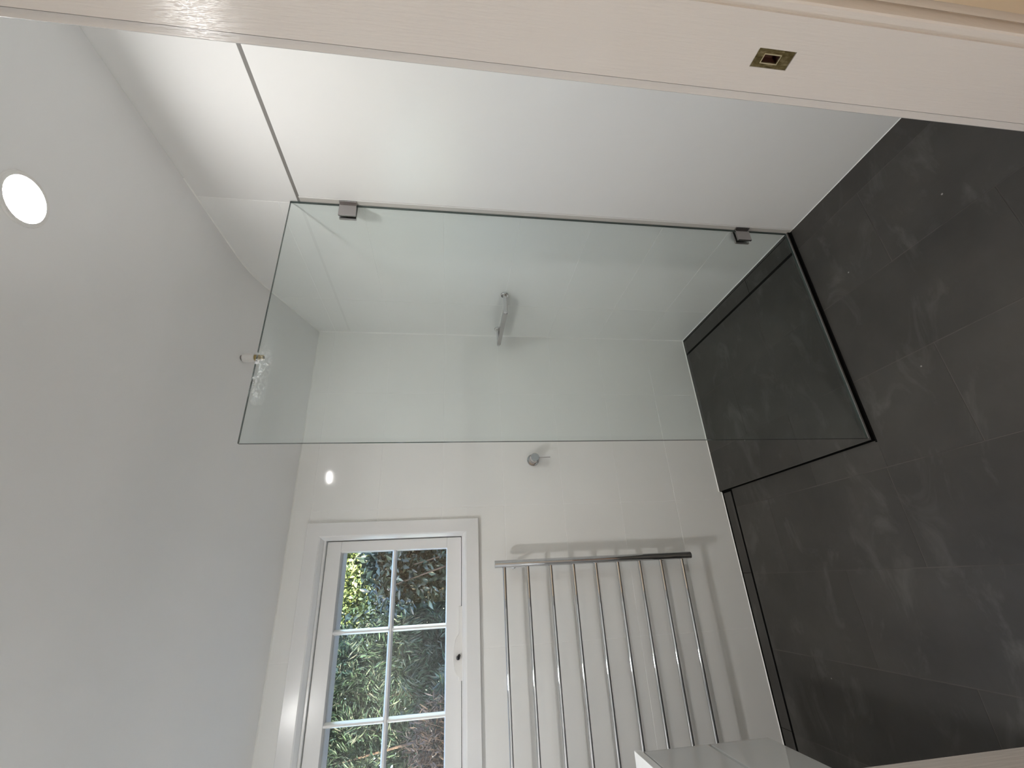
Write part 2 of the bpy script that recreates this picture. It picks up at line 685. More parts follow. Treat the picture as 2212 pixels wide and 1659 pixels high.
bx_edges = [0.0, -0.375, -0.9785, -1.582, -2.1855, XL]
for i in range(len(bx_edges) - 1):
    for k in range(len(ROWS) - 1):
        x1, x0 = bx_edges[i] - tj, bx_edges[i + 1] + tj
        z0, z1 = ROWS[k] + tj, min(ROWS[k + 1] - tj, Z_BACK)
        if z1 - z0 < 0.01:
            continue
        rects = []
        if x1 < HO['x0'] or x0 > HO['x1'] or z1 < HO['z0'] or z0 > HO['z1']:
            rects = [(x0, x1, z0, z1)]
        else:
            if z0 < HO['z0']:
                rects.append((x0, x1, z0, HO['z0']))
            if z1 > HO['z1']:
                rects.append((x0, x1, HO['z1'], z1))
            a, b = max(z0, HO['z0']), min(z1, HO['z1'])
            if x0 < HO['x0']:
                rects.append((x0, HO['x0'], a, b))
            if x1 > HO['x1']:
                rects.append((HO['x1'], x1, a, b))
        for (a0, a1, b0, b1) in rects:
            if a1 - a0 > 0.004 and b1 - b0 > 0.004:
                rect_tile('wall_tile', 'bt', [(a0, b0), (a1, b0), (a1, b1), (a0, b1)], back3, GT, 0.0004, M['wall_tile'], wall_back)

# ------------------------------------------------------------------ right wall
v, f = box_vf(GT, 0.12, YH, 0.125, -0.06, 2.6)
wall_right = structure(obj('wall_right', v, f, M['grout']), 'white right wall, tiled inside the shower and lined beside the door')
right3 = lambda u, v, h: (GT - h, u, v)
TY = -0.920
ry = [0.0, -0.3125, TY]
for i in range(2):
    for k in range(len(ROWS) - 1):
        y1, y0 = ry[i] - tj, ry[i + 1] + tj
        z0, z1 = ROWS[k] + tj, ROWS[k + 1] - tj
        poly = [(y0, z0), (y1, z0), (y1, z1), (y0, z1)]
        # cut the tile to the ceiling line: z <= ceil_z(y), in short straight runs
        for q in range(9):
            ya, yb = Y_RAKE - RB + RB * q / 4.0, Y_RAKE - RB + RB * (q + 1) / 4.0
            za, zb = ceil_z(ya), ceil_z(yb)
            k_ = (zb - za) / (yb - ya)
            if len(poly) >= 3:
                poly = clip(poly, -k_, 1.0, za - k_ * ya - 0.001)
        if len(poly) >= 3:
            poly = clip(poly, 0.028, 1.0, Z_RAKE + 0.028 * Y_RAKE - 0.001)
        if len(poly) < 3:
            continue
        rect_tile('wall_tile', 'rt', poly, right3, GT, 0.0004, M['wall_tile'], wall_right)
# smooth lining from the glass to the door wall: a tall lower sheet, a shadow joint, an upper sheet
ZD = 2.0135
poly = [(YF, 0.004), (-0.9540, 0.004), (-0.9540, ZD), (YF, ZD)]
vv, ff = tile_vf(poly, right3, GT + 0.0006, 0.0004)
obj('lining_panel', vv, ff, M['panel'], wall_right)
poly = [(YF, ZD + 0.0115), (TY - 0.0012, ZD + 0.0115), (TY - 0.0012, ceil_z(TY)), (YF, ceil_z(YF))]
vv, ff = tile_vf(poly, right3, GT, 0.0004)
obj('lining_panel', vv, ff, M['panel'], wall_right)
box('shadow_joint', GT - 0.0006, GT + 0.0004, YF, -0.926, ZD, ZD + 0.0115, M['shadow_gap'], wall_right)  # shade of the recess painted as a grey strip
# vertical finishing strip between lining and tiles, with its raised lip
box('finishing_strip', -0.0015, GT, -0.9540, TY - 0.001, 0.004, ZD + 0.002, M['alu'], wall_right, 0.0005, 1)
box('finishing_strip_lip', -0.0035, -0.0012, -0.9540, -0.9500, 0.004, ZD + 0.002, M['panel'], wall_right, 0.0006, 1)

# ------------------------------------------------------------------ left wall
wall_left = structure(box('wall_left', XL - 0.10, XL, YH, 0.125, -0.06, 2.6, M['wall_paint']), 'plain white left wall behind the vanity')


# silicone beads in the inside corners
def bead(p0, p1, a, b, parent, s=0.0045):
    p0, p1, a, b = Vector(p0), Vector(p1), Vector(a) * s, Vector(b) * s
    e = (a + b) * 0.12
    V = [p0 - e, p0 + a, p0 + b, p1 - e, p1 + a, p1 + b]
    return obj('sealant_bead', V, [(0, 1, 2), (3, 5, 4), (0, 3, 4, 1), (1, 4, 5, 2), (2, 5, 3, 0)], M['sealant'], parent)


bead((0, 0, TRAY), (0, 0, Z_BACK), (-1, 0, 0), (0, -1, 0), wall_back, 0.004)
bead((0, 0, TRAY - 0.001), (SH_X, 0, TRAY - 0.001), (0, -1, 0), (0, 0, 1), wall_back)
bead((SH_X - 0.002, 0, -0.002), (XL, 0, -0.002), (0, -1, 0), (0, 0, 1), wall_back)
bead((0, 0, TRAY - 0.001), (0, SH_Y + 0.01, TRAY - 0.001), (-1, 0, 0), (0, 0, 1), wall_right, 0.0035)
bead((0, SH_Y - 0.02, -0.001), (0, YF, -0.001), (-1, 0, 0), (0, 0, 1), wall_right, 0.003)
bead((0, 0, Z_BACK), (XL, 0, Z_BACK), (0, -1, 0), (0, 0, -1), wall_back, 0.004)
run = [0.0, -0.40, -0.45, -0.50, -0.55, -0.60, -1.0]
for ya, yb in zip(run[:-1], run[1:]):
    bead((0, ya, ceil_z(ya)), (0, yb, ceil_z(yb)), (-1, 0, 0), (0, 0, -1), wall_right, 0.0035)

# ------------------------------------------------------------------ ceiling with openings for the recessed downlights
LAMPS = [(-0.508, -1.373), (-1.985, -1.200)]
HOLE_R = 0.050
SQ = 0.10
NSEG = 32


def ceiling_mesh():
    xs = sorted({XL - 0.05, 0.06} | {l[0] - SQ for l in LAMPS} | {l[0] + SQ for l in LAMPS})
    ysl = sorted({YF - 0.05, Y_RAKE - RB} | {l[1] - SQ for l in LAMPS} | {l[1] + SQ for l in LAMPS})
    V, F = [], []

    def add(pts):
        o = len(V)
        V.extend(pts)
        F.append(tuple(range(o, o + len(pts))))
    P = lambda x, y: (x, y, ceil_z(y))
    for a0, a1 in zip(xs[:-1], xs[1:]):
        for b0, b1 in zip(ysl[:-1], ysl[1:]):
            cx, cy = (a0 + a1) / 2, (b0 + b1) / 2
            hit = [l for l in LAMPS if abs(l[0] - cx) < SQ and abs(l[1] - cy) < SQ]
            if not hit:
                add([P(a0, b0), P(a1, b0), P(a1, b1), P(a0, b1)])
    for lx, ly in LAMPS:
        # the cell may have been split by the other lamp's grid lines: rebuild the whole square as a fan around the hole
        for i in range(NSEG):
            q = []
            for ii in (i, i + 1):
                a = 2 * PI * ii / NSEG + PI / 4
                c, s = math.cos(a), math.sin(a)
                k = SQ / max(abs(c), abs(s))
                q.append(((lx + HOLE_R * c, ly + HOLE_R * s), (lx + k * c, ly + k * s)))
            add([P(*q[0][0]), P(*q[0][1]), P(*q[1][1]), P(*q[1][0])])
    # raked strip down to the back wall
    run = [Y_RAKE - RB + 2 * RB * q / 10 for q in range(11)] + [0.05]
    for ya, yb in zip(run[:-1], run[1:]):
        add([P(XL - 0.05, ya), P(0.06, ya), P(0.06, yb), P(XL - 0.05, yb)])
    return V, F


v, f = ceiling_mesh()
me = bpy.data.meshes.new('ceiling')
me.from_pydata(v, [], f)
me.materials.append(M['ceiling'])
bm = bmesh.new()
bm.from_mesh(me)
bmesh.ops.remove_doubles(bm, verts=bm.verts, dist=1e-5)
bmesh.ops.recalc_face_normals(bm, faces=bm.faces)
for fc in bm.faces:
    if fc.normal.z > 0:
        fc.normal_flip()
    fc.smooth = True
bm.to_mesh(me)
bm.free()
ceiling = structure(link_obj('ceiling', me), 'white ceiling, raked down to the back wall')
box('roof_void', XL - 0.1, 0.12, YH, 0.12, 2.52, 2.60, M['wall_paint'], ceiling)

DL_LABEL = ['lit round white downlight recessed in the ceiling near the right wall',
            'lit round white downlight recessed in the ceiling on the left side above the vanity']
for (lx, ly), lab, lmat in zip(LAMPS, DL_LABEL, M['lamp']):
    z = ceil_z(ly)
    t = thing('downlight', lab, 'ceiling light', (lx, ly, z), 'recessed downlights')
    # trim ring with an inner throat
    prof = [(0.0445, 0.0090), (0.0480, 0.0), (0.0500, -0.003), (0.0585, -0.003), (0.0605, 0.0005), (0.0490, 0.0005), (0.0490, 0.0090)]
    V, F = [], []
    for r, h in prof:
        for i in range(NSEG):
            a = 2 * PI * i / NSEG
            V.append((r * math.cos(a), r * math.sin(a), h))
    n = len(prof)
    for k in range(n):
        for i in range(NSEG):
            j = (i + 1) % NSEG
            k2 = (k + 1) % n
            F.append((k * NSEG + i, k * NSEG + j, k2 * NSEG + j, k2 * NSEG + i))
    autosmooth(obj('trim_ring', V, F, M['white_plastic'], t))
    V = [(0.0440 * math.cos(2 * PI * i / NSEG), 0.0440 * math.sin(2 * PI * i / NSEG), 0.0080) for i in range(NSEG)]
    lens = obj('lens', V, [tuple(reversed(range(NSEG)))], lmat, t)
    vv, ff = tube_vf((0, 0, 0.020), (0, 0, 0.075), 0.051, 0.051, NSEG)
    obj('can', vv, ff, M['can'], t)

# ------------------------------------------------------------------ front wall, door frame, hall
XJ, XJL, ZH = -0.690, -1.453, 2.08
fw = []
for (x0, x1, z0, z1) in ((XL - 0.1, XJL - 0.02, -0.06, 2.6), (XJ + 0.02, 0.12, -0.06, 2.6), (XJL - 0.02, XJ + 0.02, ZH + 0.02, 2.6)):
    fw.append(box_vf(x0, x1, YH + 0.0, YF - 0.012, z0, z1))
v, f = merge(fw)
wall_front = structure(obj('wall_front', v, f, M['wall_paint']), 'white wall around the doorway the picture is taken from')

door = bpy.data.objects.new('door_1', None)
COL.objects.link(door)
structure(door, 'white painted door frame around the open doorway')
SY, SZ, SW, SH = -1.9015, 1.0255, 0.0235, 0.055         # strike plate centre and size


def jamb_with_mortice(name, x, sgn, hole):
    """jamb board whose visible face is the plane x; sgn = direction of the board's body"""
    y0, y1 = YH - 0.002, YF - 0.0150
    x2 = x + sgn * 0.02
    if not hole:
        vv, ff = box_vf(min(x, x2), max(x, x2), y0, y1, -0.02, ZH)
        me = mesh(name, vv, ff, M['jamb'])
        bevel_me(me, 0.0015, 2)
        return link_obj(name, me, door)
    hy0, hy1, hz0, hz1 = SY - SW / 2, SY + SW / 2, SZ - SH / 2, SZ + SH / 2
    V, F = [], []

    def q(a, b, c, d):
        o = len(V)
        V.extend([a, b, c, d])
        F.append((o, o + 1, o + 2, o + 3))
    ysx, zsx = [y0, hy0, hy1, y1], [-0.02, hz0, hz1, ZH]
    for i in range(3):
        for k in range(3):
            if i == 1 and k == 1:
                continue
            q((x, ysx[i], zsx[k]), (x, ysx[i + 1], zsx[k]), (x, ysx[i + 1], zsx[k + 1]), (x, ysx[i], zsx[k + 1]))
    d = x + sgn * 0.0015
    for (a, b) in (((hy0, hz0), (hy1, hz0)), ((hy1, hz0), (hy1, hz1)), ((hy1, hz1), (hy0, hz1)), ((hy0, hz1), (hy0, hz0))):
        q((x, *a), (x, *b), (d, *b), (d, *a))
    for (ya, yb) in ((y0, y0), (y1, y1)):
        q((x, ya, -0.02), (x, ya, ZH), (x2, ya, ZH), (x2, ya, -0.02))
    q((x2, y0, -0.02), (x2, y1, -0.02), (x2, y1, ZH), (x2, y0, ZH))
    me = bpy.data.meshes.new(name)
    me.from_pydata(V, [], F)
    me.materials.append(M['jamb'])
    bm = bmesh.new()
    bm.from_mesh(me)
    bmesh.ops.remove_doubles(bm, verts=bm.verts, dist=1e-6)
    bmesh.ops.recalc_face_normals(bm, faces=bm.faces)
    bm.to_mesh(me)
    bm.free()
    return link_obj(name, me, door)


jr = jamb_with_mortice('jamb', XJ, 1, True)
jl = jamb_with_mortice('jamb', XJL, -1, False)
box('head_jamb', XJL - 0.02, XJ + 0.02, YH - 0.002, YF - 0.0005, ZH, ZH + 0.02, M['jamb'], door, 0.001, 1)

# strike plate let into the right jamb: a frame around a latch hole
px = XJ + 0.0007
hy0, hy1, hz0, hz1 = SY - 0.0048, SY + 0.0052, SZ - 0.0085, SZ + 0.0150
py0, py1, pz0, pz1 = SY - SW / 2 + 0.0004, SY + SW / 2 - 0.0004, SZ - SH / 2 + 0.0008, SZ + SH / 2 - 0.0008
V, F = [], []


def quad(*p):
    o = len(V)
    V.extend(p)
    F.append((o, o + 1, o + 2, o + 3))


ysx, zsx = [py0, hy0, hy1, py1], [pz0, hz0, hz1, pz1]
for i in range(3):
    for k in range(3):
        if not (i == 1 and k == 1):
            quad((px, ysx[i], zsx[k]), (px, ysx[i + 1], zsx[k]), (px, ysx[i + 1], zsx[k + 1]), (px, ysx[i], zsx[k + 1]))
for (a, b) in (((hy0, hz0), (hy1, hz0)), ((hy1, hz0), (hy1, hz1)), ((hy1, hz1), (hy0, hz1)), ((hy0, hz1), (hy0, hz0))):
    quad((px, *a), (px, *b), (px + 0.002, *b), (px + 0.002, *a))
me = bpy.data.meshes.new('strike_plate')
me.from_pydata(V, [], F)
me.materials.append(M['brass'])
bm = bmesh.new()
bm.from_mesh(me)
bmesh.ops.remove_doubles(bm, verts=bm.verts, dist=1e-6)
bm.to_mesh(me)
bm.free()
sp = link_obj('strike_plate', me, door)
sp['label'] = 'worn brass strike plate with a square latch hole'
# latch hole: an open-fronted timber pocket
V, F = [], []
x0, x1 = px + 0.002, px + 0.014
for (a, b) in (((hy0, hz0), (hy1, hz0)), ((hy1, hz0), (hy1, hz1)), ((hy1, hz1), (hy0, hz1)), ((hy0, hz1), (hy0, hz0))):
    quad((x0, *a), (x0, *b), (x1, *b), (x1, *a))
quad((x1, hy0, hz0), (x1, hy1, hz0), (x1, hy1, hz1), (x1, hy0, hz1))
obj('latch_pocket', V, F, M['timber'], sp)
# raised rim of the hole and the bent lower lip of the plate
rim = []
for (a0, a1, b0, b1) in ((hy0 - 0.0012, hy0, hz0 - 0.0008, hz1 + 0.0008), (hy1, hy1 + 0.0012, hz0 - 0.0008, hz1 + 0.0008), (hy0, hy1, hz0 - 0.0008, hz0), (hy0, hy1, hz1, hz1 + 0.0008)):
    rim.append(box_vf(px - 0.0009, px + 0.0005, a0, a1, b0, b1))
v, f = merge(rim)
obj('hole_rim', v, f, M['rim_highlight'], sp)
V, F = box_vf(px - 0.0022, px + 0.0002, py0 + 0.001, py0 + 0.0175, pz0 + 0.0015, hz0 - 0.002)
V = [(p[0] + (0.0020 if p[2] < hz0 - 0.01 and p[0] < px - 0.001 else 0), p[1], p[2]) for p in V]
obj('plate_lip', V, F, M['brass'], sp)


# architraves: a moulded profile run round the opening on the hall side, a plain one on the room side
def architrave(side, x_in, sgn, y_wall, ydir, prof, mat):
    """vertical member; prof = [(across, out)] measured away from the opening and off the wall"""
    V, F = [], []
    n = len(prof)
    for z in (-0.02, ZH + 0.06):
        for a, o in prof:
            V.append((x_in + sgn * a, y_wall + ydir * o, z + (a if z > 0 else 0)))
    for i in range(n - 1):
        F.append((i, i + 1, n + i + 1, n + i))
    F.append((n - 1, 0, n, 2 * n - 1))
    F.append(tuple(range(n)))
    F.append(tuple(reversed(range(n, 2 * n))))
    o = obj('architrave', V, F, mat, door)
    autosmooth(o, 0.5)
    return o


hall_prof = [(0.0, -0.0005), (0.0, 0.012), (0.0015, 0.0145), (0.004, 0.0155)]
hall_prof += [(0.004 + 0.026 * t / 8, 0.0155 + 0.002 * math.sin(PI * t / 8)) for t in range(1, 9)]
hall_prof += [(0.030 + 0.016 * t / 8, 0.0155 - 0.0075 * math.sin(PI / 2 * t / 8)) for t in range(1, 9)]
hall_prof += [(0.048, 0.0095), (0.054, 0.0125), (0.061, 0.0135), (0.066, 0.0115), (0.068, 0.0080), (0.068, -0.0005)]
architrave('r', XJ + 0.005, 1, YH, -1, hall_prof, M['jamb'])
architrave('l', XJL - 0.005, -1, YH, -1, hall_prof, M['jamb'])
room_prof = [(0.0, 0.0), (0.0, 0.0105), (0.0015, 0.012), (0.060, 0.012), (0.062, 0.0105), (0.062, -0.0005)]
architrave('r', XJ + 0.0034, 1, YF - 0.0125, 1, room_prof, M['jamb'])
architrave('l', XJL - 0.0034, -1, YF - 0.0125, 1, room_prof, M['jamb'])
for (yw, yd) in ((YH, -1), (YF - 0.012, 1)):
    yy = sorted((yw, yw + yd * 0.012))
    box('architrave', XJL - 0.07, XJ + 0.07, yy[0], yy[1], ZH + 0.004, ZH + 0.06, M['jamb'], door, 0.001, 1)

# hall behind the camera
structure(box('floor_hall', XL, 0.75, -3.4, YF - 0.10, -0.06, -0.003, M['hall_floor']))
structure(box('ceiling_hall', XL, 0.75, -3.4, YH, 2.45, 2.52, M['ceiling']))
structure(box('wall_hall_rear', XL, 0.75, -3.5, -3.4, -0.06, 2.52, M['hall_paint']))
structure(box('wall_hall_left', XL - 0.1, XL, -3.5, YH, -0.06, 2.52, M['hall_paint']))
structure(box('wall_hall_right', 0.75, 0.85, -3.5, YH, -0.06, 2.52, M['hall_paint']))
hw = [box_vf(XL, XJL - 0.02, YH - 0.0008, YH + 0.004, -0.06, 2.46), box_vf(XJ + 0.02, 0.76, YH - 0.0008, YH + 0.004, -0.06, 2.46), box_vf(XJL - 0.02, XJ + 0.02, YH - 0.0008, YH + 0.004, ZH + 0.02, 2.46)]
v, f = merge(hw)
structure(obj('wall_hall_front', v, f, M['hall_paint']))
structure(box('wall_hall_return', 0.12, 0.75, YH, YF, -0.06, 2.52, M['hall_paint']))
t = thing('hall_light', 'round warm ceiling light in the hall behind the camera', 'ceiling light', (-1.0, -2.75, 2.45))
lathe('base', (0, 0, 0), (0, 0, -1), [(0.10, 0), (0.10, 0.012), (0.09, 0.016)], M['white_plastic'], t)
lathe('diffuser', (0, 0, -0.016), (0, 0, -1), [(0.088, 0), (0.088, 0.02), (0.07, 0.04), (0.03, 0.05)], M['hall_lamp'], t)

t = thing('jamb_fill_light', 'added fill light on the left hall wall behind the camera', 'fill light', (XL, -2.65, 0.80))  # unseen lamp added to brighten the door jamb and lower lining
lathe('back_plate', (0, 0, 0), (1, 0, 0), [(0.07, 0), (0.07, 0.012), (0.06, 0.016)], M['white_plastic'], t)
lathe('shade', (0.016, 0, 0), (1, 0, 0), [(0.06, 0), (0.10, 0.025), (0.12, 0.06), (0.11, 0.095), (0.07, 0.12), (0.02, 0.13)], M['jamb_fill'], t)

# ------------------------------------------------------------------ window
win = bpy.data.objects.new('window_1', None)
COL.objects.link(win)
structure(win, 'white timber awning window with small panes and moulded casing')


def mitred(name, outer, inner_prof, mat, parent):
    """four mitred members; inner_prof = [(inset from outer edge, y)]"""
    x0, x1, z0, z1 = outer
    n = len(inner_prof)

    def ring(k):
        d, y = inner_prof[k]
        return [(x0 + d, y, z0 + d), (x1 - d, y, z0 + d), (x1 - d, y, z1 - d), (x0 + d, y, z1 - d)]
    rings = [ring(k) for k in range(n)]
    for s in range(4):
        V = []
        for k in range(n):
            V += [rings[k][s], rings[k][(s + 1) % 4]]
        F = []
        for k in range(n):
            k2 = (k + 1) % n
            F.append((2 * k, 2 * k + 1, 2 * k2 + 1, 2 * k2))
        F.append(tuple(2 * k for k in range(n)))
        F.append(tuple(2 * k + 1 for k in reversed(range(n))))
        obj(name, V, F, mat, parent)


WC = (WIN['cx0'], WIN['cx1'], WIN['cz0'], WIN['cz1'])
mitred('casing', WC, [(0.0, 0.0), (0.0, -0.0165), (0.0015, -0.018), (0.058, -0.018), (0.064, -0.0145), (0.072, -0.0035), (0.076, 0.004), (0.076, 0.012), (0.0, 0.012)], M['window_paint'], win)
# frame lining the opening, with the stop the sash closes on
WJ = (WIN['cx0'] + 0.047, WIN['cx1'] - 0.047, WIN['cz0'] + 0.049, WIN['cz1'] - 0.055)
mitred('frame_member', WJ, [(0.0, 0.012), (0.030, 0.012), (0.030, 0.030), (0.031, 0.075), (0.060, 0.075), (0.068, 0.150), (0.0, 0.150)], M['window_paint'], win)
box('weather_head', WIN['cx0'] + 0.05, WIN['cx1'] - 0.05, 0.0755, 0.152, 1.9440, 1.990, M['frame_out'], win, 0.001, 1)
SX0, SX1, SZ0, SZ1 = -2.190, -1.115, 1.397, 2.013
GX0, GX1, GZ0, GZ1 = -2.145, -1.162, 1.464, 1.949
sash = []
for nm, (a0, a1, b0, b1) in dict(sash_rail=(SX0, SX1, SZ0, GZ0), sash_rail_2=(SX0, SX1, GZ1, SZ1), sash_stile=(SX0, GX0, GZ0, GZ1), sash_stile_2=(GX1, SX1, GZ0, GZ1)).items():
    nm2 = nm.replace('_2', '')
    box(nm2, a0, a1, 0.030, 0.072, b0, b1, M['window_paint'], win, 0.002, 2)


def glazing_bar(p0, p1, w):
    """bar along x or z, moulded towards the room"""
    prof = [(-w / 2 - 0.004, 0.056), (-w / 2 - 0.004, 0.050), (-w / 2, 0.040), (-w / 2 + 0.003, 0.034), (w / 2 - 0.003, 0.034), (w / 2, 0.040), (w / 2 + 0.004, 0.050), (w / 2 + 0.004, 0.056), (w / 2, 0.070), (-w / 2, 0.070)]
    V = []
    for p in (p0, p1):
        for a, y in prof:
            V.append((p[0] + (a if p0[0] == p1[0] else 0), y, p[2] + (a if p0[2] == p1[2] else 0)))
    n = len(prof)
    F = [(i, (i + 1) % n, n + (i + 1) % n, n + i) for i in range(n)] + [tuple(range(n)), tuple(reversed(range(n, 2 * n)))]
    return obj('glazing_bar', V, F, M['window_paint'], win)


BZ = 1.7070
BX = [-1.489, -1.817]
glazing_bar((GX0 - 0.004, 0, BZ), (GX1 + 0.004, 0, BZ), 0.014)
for x in BX:
    for (a, b) in ((GZ0 - 0.004, BZ - 0.007), (BZ + 0.007, GZ1 + 0.004)):
        glazing_bar((x, 0, a), (x, 0, b), 0.013)
# moulded inner edge of the sash around the glass
mitred('glass_bead', (GX0 - 0.0005, GX1 + 0.0005, GZ0 - 0.0005, GZ1 + 0.0005), [(0.0, 0.032), (0.004, 0.050), (0.004, 0.056), (0.0, 0.056)], M['window_paint'], win)
pxs = [GX0 - 0.003, BX[1], BX[0], GX1 + 0.003]
pzs = [GZ0 - 0.003, BZ, GZ1 + 0.003]
for i in range(3):
    for k in range(2):
        box('pane', pxs[i] + 0.001, pxs[i + 1] - 0.001, 0.0515, 0.0545, pzs[k] + 0.001, pzs[k + 1] - 0.001, M['pane'], win)
# chain winder on the bottom rail, with a bulged cover and a dark key knob
wy = 0.030


def winder():
    pts = []
    x0, x1 = -1.698, -1.414
    prof_top = []
    N = 40
    for i in range(N + 1):
        x = x0 + (x1 - x0) * i / N
        c = -1.612
        b = max(0.0, 1 - ((x - c) / (0.070 if x < c else 0.085)) ** 2)
        prof_top.append((x, 1.4085 + 0.024 * math.sqrt(b) * (1 if b > 0 else 0)))
    poly = [(x0, 1.391), (x1, 1.391)] + [(x, z) for x, z in reversed(prof_top)]
    n = len(poly)
    V = [(x, wy + 0.001, z) for x, z in poly]
    ins = []
    for x, z in poly:
        bulge = max(0.0, 1 - ((x + 1.612) / 0.085) ** 2)
        ins.append((x, wy - 0.014 - 0.010 * bulge, z - (0.0015 if z > 1.395 else 0)))
    V += ins
    F = [(i, (i + 1) % n, n + (i + 1) % n, n + i) for i in range(n)] + [tuple(reversed(range(n, 2 * n))), tuple(range(n))]
    return V, F


v, f = winder()
wd = autosmooth(obj('window_winder', v, f, M['white_plastic'], win), 0.5)
kv, kf = lathe_vf((-1.612, wy - 0.0235, 1.4115), (0, -1, 0), [(0.0085, 0), (0.0085, 0.004), (0.006, 0.009), (0.003, 0.010)], 20)
kn = obj('key_knob', kv, kf, M['black_plastic'], wd)
kv, kf = lathe_vf((-1.604, wy - 0.0235, 1.4070), (0, -1, 0), [(0.006, 0), (0.006, 0.003), (0.004, 0.006)], 16)
obj('key_knob', kv, kf, M['black_plastic'], wd)

# ------------------------------------------------------------------ frameless shower screen with its two wall clamps
GX_FREE = -0.931
t = thing('shower_screen', 'frameless clear glass shower screen fixed to the right wall', 'shower screen', (-0.465, GY, TRAY))
x0, x1, y0, y1, z0, z1 = GX_FREE, -0.003, GY - 0.005, GY + 0.005, TRAY + 0.0005, 2.05
v, f = box_vf(x0, x1, y0, y1, z0, z1)
me = bpy.data.meshes.new('glass_panel')
me.from_pydata(v, [], f)
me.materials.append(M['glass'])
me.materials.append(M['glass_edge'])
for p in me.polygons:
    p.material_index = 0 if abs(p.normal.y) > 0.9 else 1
link_obj('glass_panel', me, t)
for zc in (1.843, 0.232):
    b1 = box('wall_clamp', -0.062, 0.0 - 0.0002, GY - 0.0135, GY - 0.0052, zc - 0.031, zc + 0.031, M['chrome_dark'], t, 0.0012, 2)
    box('clamp_back', -0.062, -0.0002, GY + 0.0052, GY + 0.0135, zc - 0.031, zc + 0.031, M['chrome_dark'], b1, 0.0012, 2)
    box('clamp_foot', -0.006, -0.0004, GY - 0.0235, GY - 0.0130, zc - 0.031, zc + 0.031, M['chrome_dark'], b1, 0.001, 2)
# bottom silicone bead of the screen
obj('glass_seal', *[*merge([box_vf(GX_FREE, -0.004, GY - 0.0065, GY - 0.005, TRAY, TRAY + 0.0025)])], M['seal'], t)
adopt(t)

# ------------------------------------------------------------------ heated towel rail
t = thing('towel_rail', 'chrome ladder towel rail on the tiled wall under the window', 'towel rail', (-1.68, 0, 0.31))
RY = -0.100
for x in (-1.250, -2.110):
    p = tube('upright_tube', (x, RY, 0.308), (x, RY, 1.252), 0.0165, M['chrome'], t, 28, 0.0015)
    for z in (0.415, 1.155):
        s = tube('wall_bracket', (x, RY + 0.012, z), (x, -0.0006, z), 0.010, M['chrome'], p, 18)
        lathe('bracket_rose', (x, -0.0004, z), (0, -1, 0), [(0.019, 0), (0.019, 0.004), (0.016, 0.006)], M['chrome'], p, 24)
for i in range(9):
    z = 1.2085 - 0.1063 * i
    tube('bar', (-1.262, RY, z), (-2.098, RY, z), 0.0080, M['chrome'], t, 18, 0.0006)
adopt(t)

# ------------------------------------------------------------------ shower mixer on the back wall
t = thing('shower_mixer', 'small round chrome mixer tap with thin lever on back wall tiles', 'tap', (-0.752, 0, 1.024))
mx, mz = -0.7505, 1.0235
lathe('cover_plate', (mx, -0.0005, mz), (0, -1, 0), [(0.0315, 0), (0.0315, 0.004), (0.030, 0.006)], M['chrome'], t, 40)
lathe('body', (mx, -0.006, mz), (0, -1, 0), [(0.0225, 0), (0.0225, 0.036), (0.0215, 0.0375)], M['chrome_dark'], t, 40)
lathe('handle_cap', (mx, -0.0440, mz), (0, -1, 0), [(0.0225, 0.0), (0.0225, 0.018), (0.0205, 0.0205)], M['chrome'], t, 40)
tube('lever', (mx, -0.054, mz - 0.020), (mx + 0.001, -0.056, mz - 0.081), 0.0032, M['chrome'], t, 14)
adopt(t)

# ------------------------------------------------------------------ chrome rack on the right wall of the shower
t = thing('shower_rack', 'narrow chrome shelf rack on two round wall posts in the shower', 'shelf', (0, -0.245, 1.19))
for y in (-0.410, -0.082):
    lathe('wall_flange', (-0.0005, y, 1.190), (-1, 0, 0), [(0.0205, 0), (0.0205, 0.006), (0.018, 0.010)], M['chrome'], t, 32)
    p = tube('post', (-0.010, y, 1.190), (-0.112, y, 1.190), 0.0085, M['chrome'], t, 24)
pr = [(-0.016, -0.036), (-0.040, -0.060), (-0.064, -0.084), (-0.088, -0.108)]
for (a, b) in pr:
    box('slat', b, a, -0.402, -0.090, 1.1815, 1.1850, M['chrome_dark'], t, 0.0006, 1)
for y in (-0.400, -0.092):
    box('slat_bearer', -0.110, -0.014, y - 0.006, y + 0.006, 1.1775, 1.1815, M['chrome_dark'], t, 0.0006, 1)
box('front_lip', -0.1125, -0.1095, -0.402, -0.090, 1.1790, 1.1990, M['chrome_dark'], t, 0.0008, 1)
adopt(t)

# ------------------------------------------------------------------ capped pipe stub hanging from the raked ceiling
hy = -0.430
hp = Vector((-0.400, hy, ceil_z(hy)))
t = thing('pipe_stub', 'white sleeved water pipe stub with brass end in the ceiling', 'pipe', hp)
nrm = Vector((0, -0.10, -1)).normalized()
lathe('gap_shadow_ring', hp + Vector((0, 0, 0.006)), nrm, [(0.0125, 0), (0.0125, 0.010)], M['shadow_gap'], t, 28)  # dark grey ring paints the shadow gap between ceiling and sleeve
lathe('sleeve', hp + nrm * 0.004, nrm, [(0.0150, 0), (0.0188, 0.004), (0.0188, 0.046), (0.0170, 0.050)], M['white_plastic'], t, 28)
lathe('brass_nipple', hp + nrm * 0.053, nrm, [(0.0130, 0), (0.0130, 0.020), (0.0105, 0.022), (0.0105, 0.036), (0.0080, 0.037)], M['brass_fit'], t, 24)
lathe('bore', hp + nrm * 0.0895, nrm, [(0.0060, 0), (0.0060, 0.0008)], M['black'], t, 20)
adopt(t)

